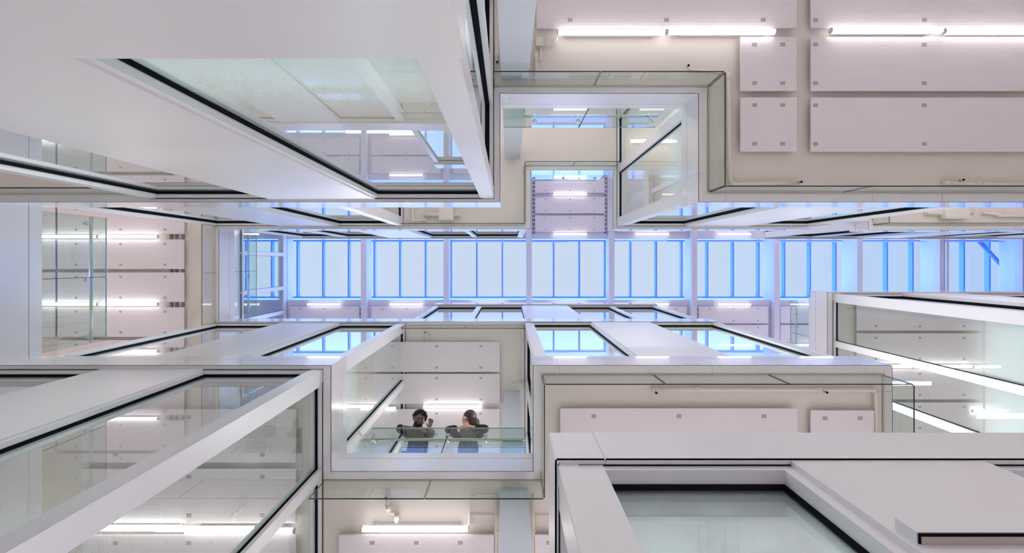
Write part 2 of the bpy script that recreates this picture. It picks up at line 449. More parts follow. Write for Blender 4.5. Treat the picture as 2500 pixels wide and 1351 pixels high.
# first storey (between lowest slab and first ceiling)
glazed('y', -0.715, -1, SA, Z0T, ZA, [(Cn, 1180, 1205), (W, 917, 1180), (Pn, 660, 917), (W, 382, 660), (Cn, 370, 382)], G_A, 'large upper left glass box')
glazed('x', -0.175, -1, SA, Z0T, ZA, [(Cn, 457, 485), (W, 250, 457), (Mn, 238, 250), (W, 0, 238), (Mn, -12, 0), (W, -250, -12)], G_A, 'right side of the large upper left glass box')
glazed('y', 1.207, +1, SA, Z0T, ZA, [(Cn, 762, 788), (W, 497, 762), (Pn, 250, 497), (W, -20, 250), (Cn, -32, -20)], G_A, 'large lower left glass box')
glazed('x', -2.09, -1, SA, Z0T, ZA, [(Cn, 903, 933), (W, 933, 1150), (Mn, 1150, 1162), (W, 1162, 1380), (Mn, 1380, 1392), (W, 1392, 1600)], G_A, 'right side of the large lower left glass box')
# ground storey, lower right
glazed('y', 0.600, +1, S0, -1.2, Z0, [(Cn, 1364, 1412), (W, 1412, 1928), (Pn, 1928, 2398), (W, 2398, 2900)], G_0, 'nearest lower right glass box')
glazed('x', 0.147, +1, S0, -1.2, Z0, [(Cn, 1134, 1182), (W, 1182, 1700)], G_0, 'left side of the nearest lower right glass box')
# second storey
glazed('y', -0.720, -1, SB, ZAT, ZB, [(Cn, 521, 529), (W, 529, 684), (Pn, 684, 826), (W, 826, 968), (Cn, 968, 985)], G_B, 'second storey upper left glass box')
glazed('x', -2.086, -1, SB, ZAT, ZB, [(Cn, 535, 551), (W, 440, 535), (Mn, 432, 440), (W, 330, 432)], G_B, 'right side of the second storey upper left glass box')
glazed('y', 1.207, +1, SB, ZAT, ZB, [(Cn, 525, 529), (W, 529, 686), (Pn, 686, 829), (W, 829, 974), (Cn, 974, 990)], G_B, 'second storey lower left glass box')
glazed('x', -2.045, -1, SB, ZAT, ZB, [(Cn, 790, 806), (W, 806, 931), (Mn, 931, 938), (W, 938, 1062), (Mn, 1062, 1069), (W, 1069, 1190)], G_B, 'right side of the second storey lower left glass box')
glazed('y', 1.192, +1, SB, ZAT, ZB, [(Cn, 1282, 1298), (W, 1298, 1443), (Pn, 1443, 1586), (W, 1586, 1740), (Cn, 1740, 1752)], G_B, 'second storey lower centre glass box')
glazed('x', 0.315, +1, SB, ZAT, ZB, [(Cn, 788, 804), (W, 804, 926), (Mn, 926, 933), (W, 933, 1060), (Mn, 1060, 1067), (W, 1067, 1190)], G_B, 'left side of the second storey lower centre glass box')
glazed('y', -0.716, -1, SB, ZAT, ZB, [(Cn, 1506, 1523), (W, 1523, 1673), (Pn, 1673, 1822), (W, 1822, 1972), (Cn, 1972, 1977)], G_B, 'second storey upper centre glass box')
glazed('x', 2.126, +1, SB, ZAT, ZB, [(Cn, 536, 552), (W, 418, 536), (Mn, 409, 418), (W, 288, 409), (Mn, 280, 288), (W, 160, 280)], G_B, 'left side of the second storey upper centre glass box')
glazed('y', 0.626, +1, SB, ZAT, ZB, [(Cn, 2033, 2048), (W, 2048, 2203), (Pn, 2203, 2346), (W, 2346, 2500), (Pn, 2500, 2700)], G_B, 'second storey right hand glass box')
glazed('x', 6.387, +1, SB, ZAT, ZB, [(Cn, 718, 734), (W, 734, 836), (Mn, 836, 842), (W, 842, 934), (Mn, 934, 941), (W, 941, 1060)], G_B, 'left side of the second storey right hand glass box')
# third storey
glazed('y', -0.695, -1, SC, ZBT, ZC, [(Cn, 735, 740), (W, 740, 843), (Mn, 843, 848), (W, 848, 951), (Pn, 951, 1053), (W, 1053, 1158), (Mn, 1158, 1162), (W, 1162, 1266), (Cn, 1266, 1275)], G_C, 'third storey upper left glass box')
glazed('y', -0.694, -1, SC, ZBT, ZC, [(Cn, 1866, 1874), (W, 1874, 1982), (Mn, 1982, 1987), (W, 1987, 2091), (Pn, 2091, 2195), (W, 2195, 2307), (Mn, 2307, 2312), (W, 2312, 2432), (Pn, 2432, 2560)], G_C, 'third storey upper right glass box')
glazed('y', 1.234, +1, SC, ZBT, ZC, [(Cn, 1063, 1069), (W, 1069, 1168), (Mn, 1168, 1173), (W, 1173, 1276), (Pn, 1276, 1384), (W, 1384, 1487), (Mn, 1487, 1491), (W, 1491, 1594), (Cn, 1594, 1601)], G_C, 'third storey lower glass box')
glazed('x', (1275-VX)/SC, -1, SC, ZBT, ZC, [(Cn, 570, 580), (W, 470, 570), (Mn, 465, 470), (W, 370, 465)], G_C, 'right side of the third storey upper left glass box')
glazed('x', (1866-VX)/SC, +1, SC, ZBT, ZC, [(Cn, 570, 580), (W, 470, 570), (Mn, 465, 470), (W, 370, 465)], G_C, 'left side of the third storey upper right glass box')
# top storey, glazed screen at the left end
glazed('x', -7.81, -1, SD, ZCT, ZD, [(W, 542, 620), (Mn, 620, 624), (W, 624, 701), (Mn, 701, 705), (W, 705, 759), (Mn, 759, 763), (W, 763, 840)], G_D, 'top storey screen at the left end of the skylight')

# low head box and recess at the lower right corner
o = MB().box(0.8525, 1.9, 0.565, 0.5885, 1.028, 1.086).build('trim_90', M_FRAME)
tag(o, 'white boxed window head projecting from the nearest white panel', 'window head', kind='structure')
MB().box(0.855, 1.9, 0.567, 0.5885, 1.024, 1.0275).build('seal', M_GASKET, o)
MB().box(0.858, 1.9, 0.572, 0.5885, 1.020, 1.0235).build('soffit', M_BROWN, o)

# ------------------------------------------------------------------ hanging glass draught curtains
def curtain(axis, P, u0, u1, zc, label, joints=()):
    cuts = sorted([u0, u1] + list(joints)); zb = zc - 0.425
    for a, b in zip(cuts, cuts[1:]):
        a += 0.004; b -= 0.004
        c = (P, (a+b)/2) if axis == 'x' else ((a+b)/2, P)
        e_ = empty('glass_draught_curtain', *c, zb, label[cuts.index(min(cuts, key=lambda q: abs(q-(a-.004))))] if isinstance(label, list) else label, 'glass screen', 'frameless glass screens hanging round the ceiling openings')
        def bx(mb, x0, x1, d, za, zb_):
            if axis == 'x': mb.box(P - d, P + d, x0, x1, za, zb_)
            else: mb.box(x0, x1, P - d, P + d, za, zb_)
        m1 = MB(); bx(m1, a + .003, b - .003, 0.005, zb + 0.003, zc - 0.012); m1.build('glass_pane', G_CURT, e_)
        m2 = MB(); bx(m2, a, b, 0.006, zb, zb + 0.004)
        bx(m2, a, a + .004, 0.006, zb, zc - .012); bx(m2, b - .004, b, 0.006, zb, zc - .012)
        m2.build('polished_edge', M_DARKEDGE, e_)
        m3 = MB(); bx(m3, a, b, 0.009, zc - 0.012, zc); m3.build('head_channel', M_PIPE, e_)
        m4 = MB(); bx(m4, a, b, 0.0115, zc - 0.0045, zc - 0.0005); m4.build('shadow_joint', M_LINE, e_)

curtain('y', -1.976, -0.17, 2.232, ZA, ['left pane of the glass screen above the upper notch, before the blue grey column', 'right pane of the glass screen hanging above the upper notch, ending at its corner'], [0.95])
curtain('x', 2.238, -1.970, -0.79, ZA, 'glass screen pane hanging down the right side of the upper notch')
curtain('y', -0.788, 2.244, 12.0, ZA, ['glass screen pane below the small square ceiling panels, upper right', 'glass screen pane under the wide ceiling panels at the right edge', 'end pane of the long upper right glass screen'], [3.75, 7.0])
curtain('y', -0.77, -5.7, -4.05, ZA, 'short glass screen pane beside the big upper left glass box, far left')
curtain('y', 1.266, 0.371, 4.19, ZA, ['glass screen pane at the left above the long cream pipe, lower right', 'middle pane of the glass screen above the long cream pipe', 'right pane of the glass screen above the cream pipe, sticking out past the slab corner'], [1.62, 2.91])
curtain('x', 4.195, 1.272, 4.2, ZA, 'glass screen seen edge on right of the small lower right ceiling panel')
curtain('x', 0.365, 1.272, 2.447, ZA, 'narrow glass screen seen edge on between the two people and the lower right ceiling')
curtain('y', 2.453, -2.08, 0.359, ZA, ['glass screen pane hanging below the two people, left half', 'glass screen pane hanging below the two people, right half over the column'], [-0.88])
curtain('y', -0.731, -2.05, 0.295, ZB, ['left pane of the small glass screen above the centre skylight', 'right pane of the small glass screen above the centre skylight'], [-0.88])
curtain('x', 0.300, -1.895, -0.731, ZB, 'glass screen seen edge on at the left of the small centre notch')
curtain('y', -1.902, 0.300, 2.10, ZB, ['left pane of the glass screen topping the small centre notch', 'right pane of the glass screen topping the small centre notch'], [1.25])
curtain('y', -0.739, 7.18, 14.0, ZB, 'long glass screen under the thick duct at the far right')
curtain('x', 7.175, -1.4, -0.745, ZB, 'glass screen return at the left end of the ceiling with the thick duct')
curtain('x', -5.80, -0.72, 1.20, ZB, ['upper pane of the glass screen right of the far left ceiling', 'lower pane of the glass screen right of the far left ceiling'], [0.21])
curtain('y', 1.249, -2.04, 0.31, ZB, ['left pane of the glass screen above the ceiling over the two people', 'right pane of the glass screen above the ceiling over the two people'], [-0.85])

# ------------------------------------------------------------------ balustrades
def balustrade(axis, P, u0, u1, zf, inw, label, joints=(), clamps=()):
    c = (P, (u0+u1)/2) if axis == 'x' else ((u0+u1)/2, P)
    e_ = empty('glass_balustrade', *c, zf, label, 'balustrade', 'glass balustrades with steel handrails')
    def bx(mb, x0, x1, d0, d1, za, zb_):
        if axis == 'x': mb.box(P + inw*d0, P + inw*d1, x0, x1, za, zb_)
        else: mb.box(x0, x1, P + inw*d0, P + inw*d1, za, zb_)
    def pt(u, d, z): return (P + inw*d, u, z) if axis == 'x' else (u, P + inw*d, z)
    cuts = sorted([u0, u1] + list(joints))
    for a, b in zip(cuts, cuts[1:]):
        m1 = MB(); bx(m1, a + .004, b - .004, 0, 0.016, zf - 0.0, zf + 1.01); p = m1.build('glass_pane', G_RAIL, e_)
        m2 = MB(); bx(m2, a + .004, b - .004, 0.0, 0.016, zf + 1.0105, zf + 1.016); m2.build('top_edge', M_PALEEDGE, p)
    for u in joints:
        m = MB(); bx(m, u - .003, u + .003, 0.001, 0.015, zf, zf + 1.0); m.build('open_joint', M_LINE, e_)
    m = MB(); m.tube([pt(u0, .135, zf + .91), pt((u0+u1)/2, .135, zf + .91), pt(u1, .135, zf + .91)], .021); m.build('handrail', M_RAIL, e_)
    for u in clamps:
        m = MB(); m.tube([pt(u, -.022, zf + .68), pt(u, -.001, zf + .68)], .032, 20)
        cl = m.build('clamp', M_METAL, e_)
        m = MB(); m.tube([pt(u, .016, zf + .68), pt(u, .07, zf + .70), pt(u, .13, zf + .80), pt(u, .135, zf + .89)], .009, 8); m.build('bracket', M_METAL, cl)

balustrade('y', 2.375, -1.96, 0.23, ZAT, +1, 'glass balustrade with steel handrail the two people lean on', [-0.845], [-1.86, -0.84, -0.32])
balustrade('y', -1.93, -0.08, 2.10, ZAT, -1, 'glass balustrade across the upper notch with blue skylight reflections', [1.0], [0.35, 0.94, 1.94])
balustrade('x', -5.775, -0.64, 1.13, ZAT, -1, 'big glass balustrade in front of the far left lit ceiling', [0.21], [-0.53, 0.24, 1.02])
balustrade('x', -5.775, -0.62, 1.14, ZBT, -1, 'far blue lit glass balustrade left of the skylight', [0.2], [-0.55, 0.3, 0.98])
balustrade('y', -1.86, 0.46, 2.02, ZBT, -1, 'small glass balustrade topping the centre notch', [1.2], [0.55, 1.2, 1.9])
balustrade('x', 8.83, 1.20, 4.2, ZCT, +1, 'distant balustrade with grey handrail just left of the right hand glass box', [2.2], [1.6, 2.0])

# ------------------------------------------------------------------ columns and skylight
def column(x, y0, y1, label):
    e_ = empty('column', x, (y0+y1)/2, -1.2, label, 'column', kind='structure')
    zs = [(-1.2, Z0), (Z0T, ZA), (ZAT, ZB), (ZBT, ZC), (ZCT, ZD)]
    for a, b in zs:
        m = MB(); m.box(x - .152, x + .152, y0, y1, a, b); m.build('shaft', M_COLUMN, e_, bvl=0.004)
    return e_
column(0.062, -2.285, -1.98 - .06, 'tall blue grey square column behind the upper glass screen')
column(0.055, 2.53, 2.83, 'tall blue grey square column beside the two people, going down to the bottom edge')

for k in range(-4, 7):
    xb = 0.688 + 2.865 * k
    if xb > 19.5: continue
    w = 0.094
    o = MB().box(xb - w, xb + w, Y0, Y1, 17.02, 17.62 - .33).build('trim_%d' % (100 + k), M_BEAM)
    tag(o, 'white roof beam crossing the skylight', 'beam', kind='structure')
    m = MB(); m.box(xb - w*.35, xb + w*.35, SK1[2], SK1[3], 17.29, 17.9); m.build('web', M_BEAM, o)
sk = empty('skylight', 4, 0.25, 18.28, 'long skylight strip with close set glazing bars showing pale blue sky', 'skylight', kind='structure')
for r in (SK1, SK2):
    m = MB(); m.box(r[0], r[1], r[2], r[3], 18.50, 18.51); m.build('glass_pane', G_SKY, sk)
    m = MB(); m.box(r[0], r[1], r[2], r[2] + .05, 18.28, 18.5); m.box(r[0], r[1], r[3] - .05, r[3], 18.28, 18.5)
    m.build('curb', M_MULL, sk)
k = -12
while True:
    xm = 0.704 + 0.955 * k
    if xm > SK1[1]: break
    if xm > SK1[0]:
        MB().box(xm - .026, xm + .026, SK1[2] + .05, SK1[3] - .05, 18.29, 18.49).build('glazing_bar', M_MULL, sk)
        if xm < SK2[1]:
            MB().box(xm - .026, xm + .026, SK2[2] + .05, SK2[3] - .05, 18.29, 18.49).build('glazing_bar', M_MULL, sk)
    k += 1
# hip rafter at the right end of the skylight
m = MB(); m.tube([(17.3, -0.9, 18.2), (18.6, 0.5, 18.2)], .09, 4); m.build('hip_rafter', M_MULL, sk)

# ------------------------------------------------------------------ tube lights
def make_tube(x, y, z, L=1.165, r=0.031):
    e_ = empty('tube_light', x, y, z, '', 'light')
    h = L/2
    MB().tube([(x - h + .012, y, z), (x, y, z), (x + h - .012, y, z)], r, 14).build('lit_tube', M_TUBE, e_)
    for q in (-1, 1):
        MB().tube([(x + q*h, y, z), (x + q*(h - .012), y, z)], r*1.03, 14).build('end_cap', M_CAP, e_)
        MB().box(x + q*h*.8 - .01, x + q*h*.8 + .01, y - .01, y + .01, z + r + .03, z + .13).build('hanger', M_CAP, e_)
    MB().box(x - h*.9, x + h*.9, y - .018, y + .018, z + r*.8, z + r + .03).build('spine', M_CAP, e_)
    return e_
proto_tube = None
def tube_light(x, y, zc, label, group=None, sx=1.0):
    global proto_tube
    z = zc - 0.13
    if proto_tube is None:
        proto_tube = make_tube(x, y, z); o = proto_tube
    else:
        o = clone(proto_tube); o.location = (x, y, z + H)
    o.scale.x = sx
    o['label'] = label; o['category'] = 'light'
    o['group'] = group or 'white tube lights under the ceilings'
    return o
sA, sB, sD = FPX/(ZA-.13), FPX/(ZB-.13), FPX/(ZD-.13)
def tl(px0, px1, py, s, zc, label):
    return tube_light(((px0+px1)/2 - VX)/s, (py - VY)/s, zc, label, None, (px1-px0)/s/1.165)
tl(1360, 1625, 79, sA, ZA, 'large tube light at the top, left of the pair nearest the column')
tl(1628, 1893, 78, sA, ZA, 'large tube light at the top, right of the pair nearest the column')
tl(2027, 2301, 75, sA, ZA, 'large tube light at the top above the wide panels, left one')
tl(2304, 2575, 77, sA, ZA, 'large tube light at the top cut by the right edge')
tl(883, 1145, 1292, sA, ZA, 'large tube light at the bottom below the two people')
tl(184, 447, 1290, sA, ZA, 'tube light behind the lower left window, left one of two')
tl(451, 719, 1297, sA, ZA, 'tube light behind the lower left window, right one of two')
tl(93, 238, 578, sB, ZB, 'upper row tube light on the far left ceiling, left one')
tl(241, 386, 578, sB, ZB, 'upper row tube light on the far left ceiling, right one')
tl(93, 238, 743, sB, ZB, 'lower row tube light on the far left ceiling, left one')
tl(241, 386, 743, sB, ZB, 'lower row tube light on the far left ceiling, right one')
tl(1033, 1178, 993, sB, ZB, 'tube light right above the two people')
tl(880, 968, 998, sB, ZB, 'short lit tube seen through the glass left of the two people')
tl(2078, 2224, 895, sB, ZB, 'tube light behind the right hand glass box, left one of the row')
tl(2227, 2373, 895, sB, ZB, 'tube light behind the right hand glass box, middle of the row')
tl(2376, 2441, 896, sB, ZB, 'tube light behind the right hand glass box, right end of the row')
tl(2373, 2519, 1004, sB, ZB, 'tube light behind the lowest pane of the right hand glass box')
tl(1536, 1682, 345, sB, ZB, 'tube light behind the left side of the upper centre glass box, lower one')
tl(1536, 1682, 196, sB, ZB, 'tube light inside the upper centre glass box, seen mirrored in the nearest window')
rown = {-0.98: 'above the skylight', 1.475: 'below the skylight', -2.37: 'seen in the centre notch, lower of two', -3.0: 'at the top of the centre notch', 2.90: 'in the row farthest below the skylight'}
for k in range(-3, 5):
    xc = 2.13 + 2.865 * (k)
    for yr, nm in rown.items():
        if yr < -2 and k not in (0, 1): continue
        if yr > 2.5 and k not in (2, 3, -1, -2): continue
        tube_light(xc, yr, ZD, 'small top tube %s, %s' % (nm, ['third bay left of centre', 'second bay left of centre', 'first bay left of centre', 'centre bay', 'first bay right of centre', 'second bay right of centre', 'third bay right of centre', 'fourth bay right of centre'][k+3]), 'small tube lights on the topmost ceiling', 1.01)

# ------------------------------------------------------------------ ribbed ceiling panels
protos = {}
def panel(x0, x1, y0, y1, zc, label, fix=None, group='ribbed translucent ceiling panels'):
    L, Wd = x1 - x0, y1 - y0
    key = (round(L, 2), round(Wd, 2), fix)
    x, y, z = (x0+x1)/2, (y0+y1)/2, zc - 0.085
    if key not in protos:
        e_ = empty('ceiling_panel', x, y, z, '', 'ceiling panel')
        p = MB().box(x0, x1, y0, y1, z, z + 0.022).build('ribbed_sheet', M_POLY, e_)
        nx = 3 if L > 1.5 else 2
        ins = fix or (.37 if L > 1.5 else .155)
        for i in range(nx):
            for yy in (y0 + .085, y1 - .085):
                fx = x0 + ins + (L - 2*ins) * i/(nx-1)
                f = MB().box(fx - .026, fx + .026, yy - .02, yy + .02, z - 0.003, z + .0005).build('fixing', M_FIX, e_)
                if i == 0 and yy < y: pass
        for i in range(2):
            MB().box(x0 + L*(.2+.6*i) - .015, x0 + L*(.2+.6*i) + .015, y0 + .05, y1 - .05, z + .022, zc).build('support_rail', M_BROWN, e_)
        protos[key] = e_; o = e_
    else:
        o = clone(protos[key]); o.location = (x, y, z + H)
    return tag(o, label, 'ceiling panel', group)
sPA, sPB, sPD = FPX/(ZA-.085), FPX/(ZB-.085), FPX/(ZD-.085)
def pp(px0, px1, py0, py1, s, zc, label):
    return panel((px0-VX)/s, (px1-VX)/s, (py0-VY)/s, (py1-VY)/s, zc, label, .05 if px0 == 1980 and px1 > 2200 else None)
pp(1310, 1945, -66, 68, sPA, ZA, 'wide ribbed panel at the top edge above the tube light pair')
pp(1808, 1945, 90, 222, sPA, ZA, 'small square ribbed panel, upper one of two')
pp(1808, 1945, 238, 370, sPA, ZA, 'small square ribbed panel, lower one of two')
pp(1980, 2533, -66, 68, sPA, ZA, 'wide ribbed panel at the top right corner above the tube')
pp(1980, 2533, 90, 222, sPA, ZA, 'wide ribbed panel just below the top right tube')
pp(1980, 2533, 238, 371, sPA, ZA, 'lowest wide ribbed panel of the upper right ceiling')
pp(1368, 1947, 998, 1130, sPA, ZA, 'wide ribbed panel below the long cream pipe')
pp(1980, 2134, 1003, 1135, sPA, ZA, 'small ribbed panel at the right end below the cream pipe')
pp(827, 1206, 1307, 1440, sPA, ZA, 'ribbed panel at the bottom edge under the tube light')
pp(1306, 1560, 1307, 1440, sPA, ZA, 'narrow visible ribbed panel right of the lower column')
pp(200, 722, 1146, 1278, sPA, ZA, 'ribbed panel behind the lower left window, above its tubes')
pp(200, 722, 1308, 1440, sPA, ZA, 'ribbed panel behind the lower left window, below its tubes')
pp(200, 722, 1000, 1130, sPA, ZA, 'ribbed panel behind the lower left window, topmost')
panel(0.249, 2.80, 0.724, 1.331, Z0, 'ribbed panel just inside the nearest lower right window')
def rowsB(x0, x1, rows, where):
    for n, (a, b) in enumerate(rows):
        pp(x0, x1, a, b, sPB, ZB, 'ribbed panel %s of the %s' % (['first from the top', 'second from the top', 'third from the top', 'fourth from the top', 'fifth from the top', 'sixth from the top'][n], where))
rowsB(140, 449, [(419, 491), (499, 572), (585, 657.5), (665.5, 738), (750.5, 823), (831, 903)], 'far left ceiling, right column')
rowsB(-174, 134, [(499, 572), (585, 657.5), (665.5, 738), (750.5, 823)], 'far left ceiling, left column')
rowsB(912, 1220, [(836, 908), (914, 986), (1000, 1072), (1080, 1152)], 'ceiling over the two people')
rowsB(2092, 2400, [(735, 807), (815, 887), (903, 975), (984, 1056)], 'ceiling behind the right hand glass box')
rowsB(2406, 2714, [(735, 807), (815, 887), (903, 975), (984, 1056)], 'ceiling at the right edge behind the glass box')
for k in range(-3, 5):
    xc = 2.13 + 2.865 * k
    for n, (ya, yb) in enumerate([(-3.62, -3.06), (-2.96-.0, -2.43), (-2.29, -1.71), (-1.64, -1.06), (1.55, 2.14), (2.20, 2.79)]):
        if n < 3 and k not in (0, 1): continue
        if n == 3 and k not in (-3, 0, 1): continue
        panel(xc - 1.22, xc + 1.22, ya, yb, ZD, 'topmost ceiling panel, %s, %s' % (['fourth row above the skylight', 'third row above the skylight', 'second row above the skylight', 'nearest row above the skylight', 'nearest row below the skylight', 'second row below the skylight'][n],
              ['third bay left of centre', 'second bay left of centre', 'first bay left of centre', 'centre bay', 'first bay right of centre', 'second bay right of centre', 'third bay right of centre', 'fourth bay right of centre'][k+3]), group='ceiling panels round the skylight')

M_BRK = mat('grey_bracket', (0.22, 0.18, 0.17), 0.8)
for py, w in ((578, 'upper tube row'), (661.5, 'middle gap'), (744, 'lower tube row')):
    for px, q in ((417, 'left'), (430, 'middle'), (446, 'right')):
        s_ = FPX/(ZB - .03); xx, yy = (px-VX)/s_, (py-VY)/s_
        o = MB().box(xx - .022, xx + .022, yy - .045, yy + .045, ZB - .03, ZB).build('mounting_bracket', M_BRK)
        tag(o, 'small dark bracket in the %s of the far left ceiling, %s one' % (w, q), 'bracket', 'dark brackets between the far left ceiling panels')

# ------------------------------------------------------------------ pipes, conduits, ducts
def P3(px, py, z): s = FPX/z; return ((px-VX)/s, (py-VY)/s, z)
def pipe(name, pts, r, label, cat='pipe', collars=(), m=None, heads=()):
    e_ = empty(name, *pts[0], label, cat)
    MB().tube(pts, r).build('pipe_run', m or M_PIPE, e_)
    for i in collars:
        a = Vector(pts[i]); b = Vector(pts[i+1] if i + 1 < len(pts) else pts[i-1])
        d = (b-a).normalized()*.035
        MB().tube([a - d, a + d], r*1.35).build('collar', m or M_PIPE, e_)
    for h in heads:
        h = Vector(h)
        q = MB(); q.tube([h, h - Vector((0, 0, .05))], .012, 10); q.build('sprinkler_head', M_METAL, e_)
        q = MB(); q.tube([h - Vector((0, 0, .05)), h - Vector((0, 0, .054))], .013, 12); q.build('deflector', M_LINE, e_)
    return e_
zp = ZA - 0.05
pipe('sprinkler_pipe', [P3(1599, 952, zp), P3(1700, 952, zp), P3(2000, 953, zp), P3(2132, 953, zp), P3(2138, 958, zp), P3(2138, 1100, zp)], .021,
     'long cream sprinkler pipe under the glass screen at the lower right', collars=(0, 1, 2, 3, 5), heads=[P3(1599, 957, zp), P3(2012, 956, zp)])
pipe('sprinkler_pipe', [P3(1950, 446, zp), P3(1885, 448, zp), P3(1792, 450, zp), P3(1784, 444, zp), P3(1781, 400, zp), P3(1778, 186, zp), P3(1774, 178, zp), P3(1680, 172, zp)], .021,
     'cream sprinkler pipe turning round the corner of the upper notch', collars=(1, 2, 4, 5), heads=[P3(1950, 446, zp), P3(1677, 164, zp)])
pipe('sprinkler_pipe', [P3(2312, 446, zp), P3(2386, 449, zp), P3(2700, 452, zp)], .021, 'cream sprinkler pipe above the long fascia at the right edge', collars=(0, 1), heads=[P3(2342, 441, zp)])
pipe('sprinkler_pipe', [P3(1307, 128, zp), P3(1307, 134, zp), P3(1308, 140, zp), P3(1309, 178, zp), P3(1309, 206, zp)], .018, 'cream vertical pipe right of the upper column', collars=(2, 3))
b = empty('junction_box', *P3(1316, 102, zp), 'square cream junction box with conduits beside the upper column', 'junction box')
a0 = P3(1308, 92, zp); a1 = P3(1326, 114, zp)
MB().box(a0[0], a1[0], a0[1], a1[1], zp - .03, zp + .04).build('box_body', M_PIPE, b, bvl=.006)
MB().tube([P3(1326, 112, zp), P3(1345, 111, zp), P3(1355, 104, zp), P3(1361, 92, zp)], .011, 8).build('conduit', M_PIPE, b)
MB().tube([P3(1319, 114, zp), P3(1321, 125, zp), P3(1320, 142, zp), P3(1318, 150, zp)], .012, 8).build('conduit', M_PIPE, b)
pipe('sprinkler_pipe', [P3(1212, 100, zp), P3(1213, 128, zp), P3(1213, 155, zp)], .018, 'short cream pipe stub left of the upper column', collars=(1,), heads=[P3(1214, 156, zp)])
pipe('drop_pipe', [P3(946, 1196, zp), P3(948, 1240, zp), P3(950, 1250, zp), P3(962, 1253, zp), P3(968, 1262, zp), P3(968, 1276, zp)], .022,
     'cream drop pipe with a double bend below the left person', collars=(1, 4), heads=[P3(944, 1212, zp)])
pipe('conduit', [P3(1203, 1207, zp), P3(1165, 1208, zp), P3(1151, 1214, zp), P3(1146, 1228, zp), P3(1145, 1285, zp)], .012, 'thin cream conduit bending down to the tube light below the people')
pipe('sprinkler_pipe', [P3(1210, 1208, zp), P3(1211, 1300, zp), P3(1209, 1400, zp)], .016, 'cream pipe running down left of the lower column', collars=(1,))
pipe('sprinkler_pipe', [P3(1301, 1208, zp), P3(1303, 1300, zp), P3(1303, 1400, zp)], .016, 'cream pipe running down right of the lower column', collars=(1,))
pipe('conduit', [P3(1145, 1257, ZA-.02), P3(1210, 1259, ZA-.02), P3(1343, 1258, ZA-.02)], .006, 'thin cream cable crossing behind the lower column')
zq = ZB - 0.06
pipe('sprinkler_pipe', [P3(1006, 505, zq), P3(1008, 538, zq), P3(1036, 538, zq)], .024, 'small cream pipe elbow on the ceiling above the skylight', collars=(1, 2))
pipe('sprinkler_pipe', [P3(1048, 818, zq), P3(1042, 812, zq), P3(1042, 838, zq)], .016, 'tiny cream pipe above the panels over the two people', heads=[P3(1039, 811, zq)])
pipe('sprinkler_pipe', [P3(1276, 808, zq), P3(1276, 860, zq), P3(1276, 935, zq), P3(1250, 935, zq)], .014, 'thin cream pipe right of the panels over the two people', collars=(0, 2))
pipe('conduit', [P3(494, 583, zq), P3(478, 581, zq), P3(464, 574, zq), P3(461, 560, zq), P3(461, 545, zq)], .012, 'curved cream conduit at the upper right of the far left ceiling')
pipe('conduit', [P3(494, 755, zq), P3(478, 757, zq), P3(464, 766, zq), P3(461, 780, zq), P3(461, 800, zq)], .012, 'curved cream conduit at the lower right of the far left ceiling')
pipe('sprinkler_pipe', [P3(2700, 527, zq), P3(2440, 527, zq), P3(2425, 522, zq), P3(2400, 520, zq)], .03, 'cream pipe ending at the thick duct at the far right', collars=(1,))
for (px0, px1, py, lb) in ((1070, 1107, 539, 'rounded cream duct end above the skylight, left of centre'), (2310, 2371, 535, 'thick cream duct end at the far right above the skylight')):
    q0 = P3(px0, 500, ZB - .17); q1 = P3(px1, py, ZB - .17)
    d = empty('duct', (q0[0]+q1[0])/2, q1[1], ZB - .17, lb, 'duct')
    MB().box(q0[0], q1[0], q1[1] - .9, q1[1], ZB - .17, ZB - .001).build('duct_body', M_PIPE, d, bvl=.05)
    MB().tube([(q0[0] - .3, q1[1] - .13, ZB - .06), (q1[0] + .12, q1[1] - .13, ZB - .06)], .045).build('branch_pipe', M_PIPE, d)
zt = 17.75
pipe('sprinkler_pipe', [P3(1388, 591, zt), P3(1300, 591, zt), P3(1108, 590, zt)], .02, 'thin pipe along the top of the skylight, left of the centre', collars=(1,), m=M_BEAM)
pipe('sprinkler_pipe', [P3(1626, 588, zt), P3(1506, 589, zt)], .02, 'thin pipe with a sprinkler along the top of the skylight, right of the centre', collars=(0, 1), m=M_BEAM)
pipe('sprinkler_pipe', [P3(1703, 590, zt), P3(2500, 590, zt)], .02, 'long thin pipe along the top of the right half of the skylight', m=M_BEAM)
pipe('riser_pipe', [P3(2302, 575, 17.0), P3(2302, 720, 17.0)], .03, 'pale pipe crossing the skylight at the right, left one of two', collars=(), m=M_BEAM)
pipe('riser_pipe', [P3(2314, 575, 17.0), P3(2314, 720, 17.0)], .03, 'pale pipe crossing the skylight at the right, right one of two', collars=(), m=M_BEAM)

def cable_tray(x, y0, y1, label):
    e_ = empty('cable_tray', x, (y0+y1)/2, ZD - .07, label, 'cable tray')
    MB().box(x - .06, x + .06, y0, y1, ZD - .045, ZD - .001).build('tray_back', M_BEAM, e_)
    y = y0 + .03
    while y < y1 - .08:
        MB().box(x - .045, x + .045, y, y + .085, ZD - .06, ZD - .0455).build('slot', M_SLOT, e_)
        y += .145
M_SLOT = mat('dark_slot', (0.26, 0.22, 0.30), 0.9)
cable_tray(0.688 + .175, -3.0, -1.0, 'dark slotted cable tray at the left side of the centre notch')
cable_tray(0.688 + 2.865 - .175, -3.0, -1.0, 'dark slotted cable tray at the right side of the centre notch')
cable_tray(0.688 + 5.73 + .175, 1.6, 3.2, 'slotted cable tray below the skylight, second beam right of centre')
cable_tray(0.688 + 8.595 + .175, 1.6, 3.2, 'slotted cable tray below the skylight, third beam right of centre')
cable_tray(0.688 - 5.73 - .175, 1.6, 2.1, 'short slotted cable tray below the left part of the skylight')

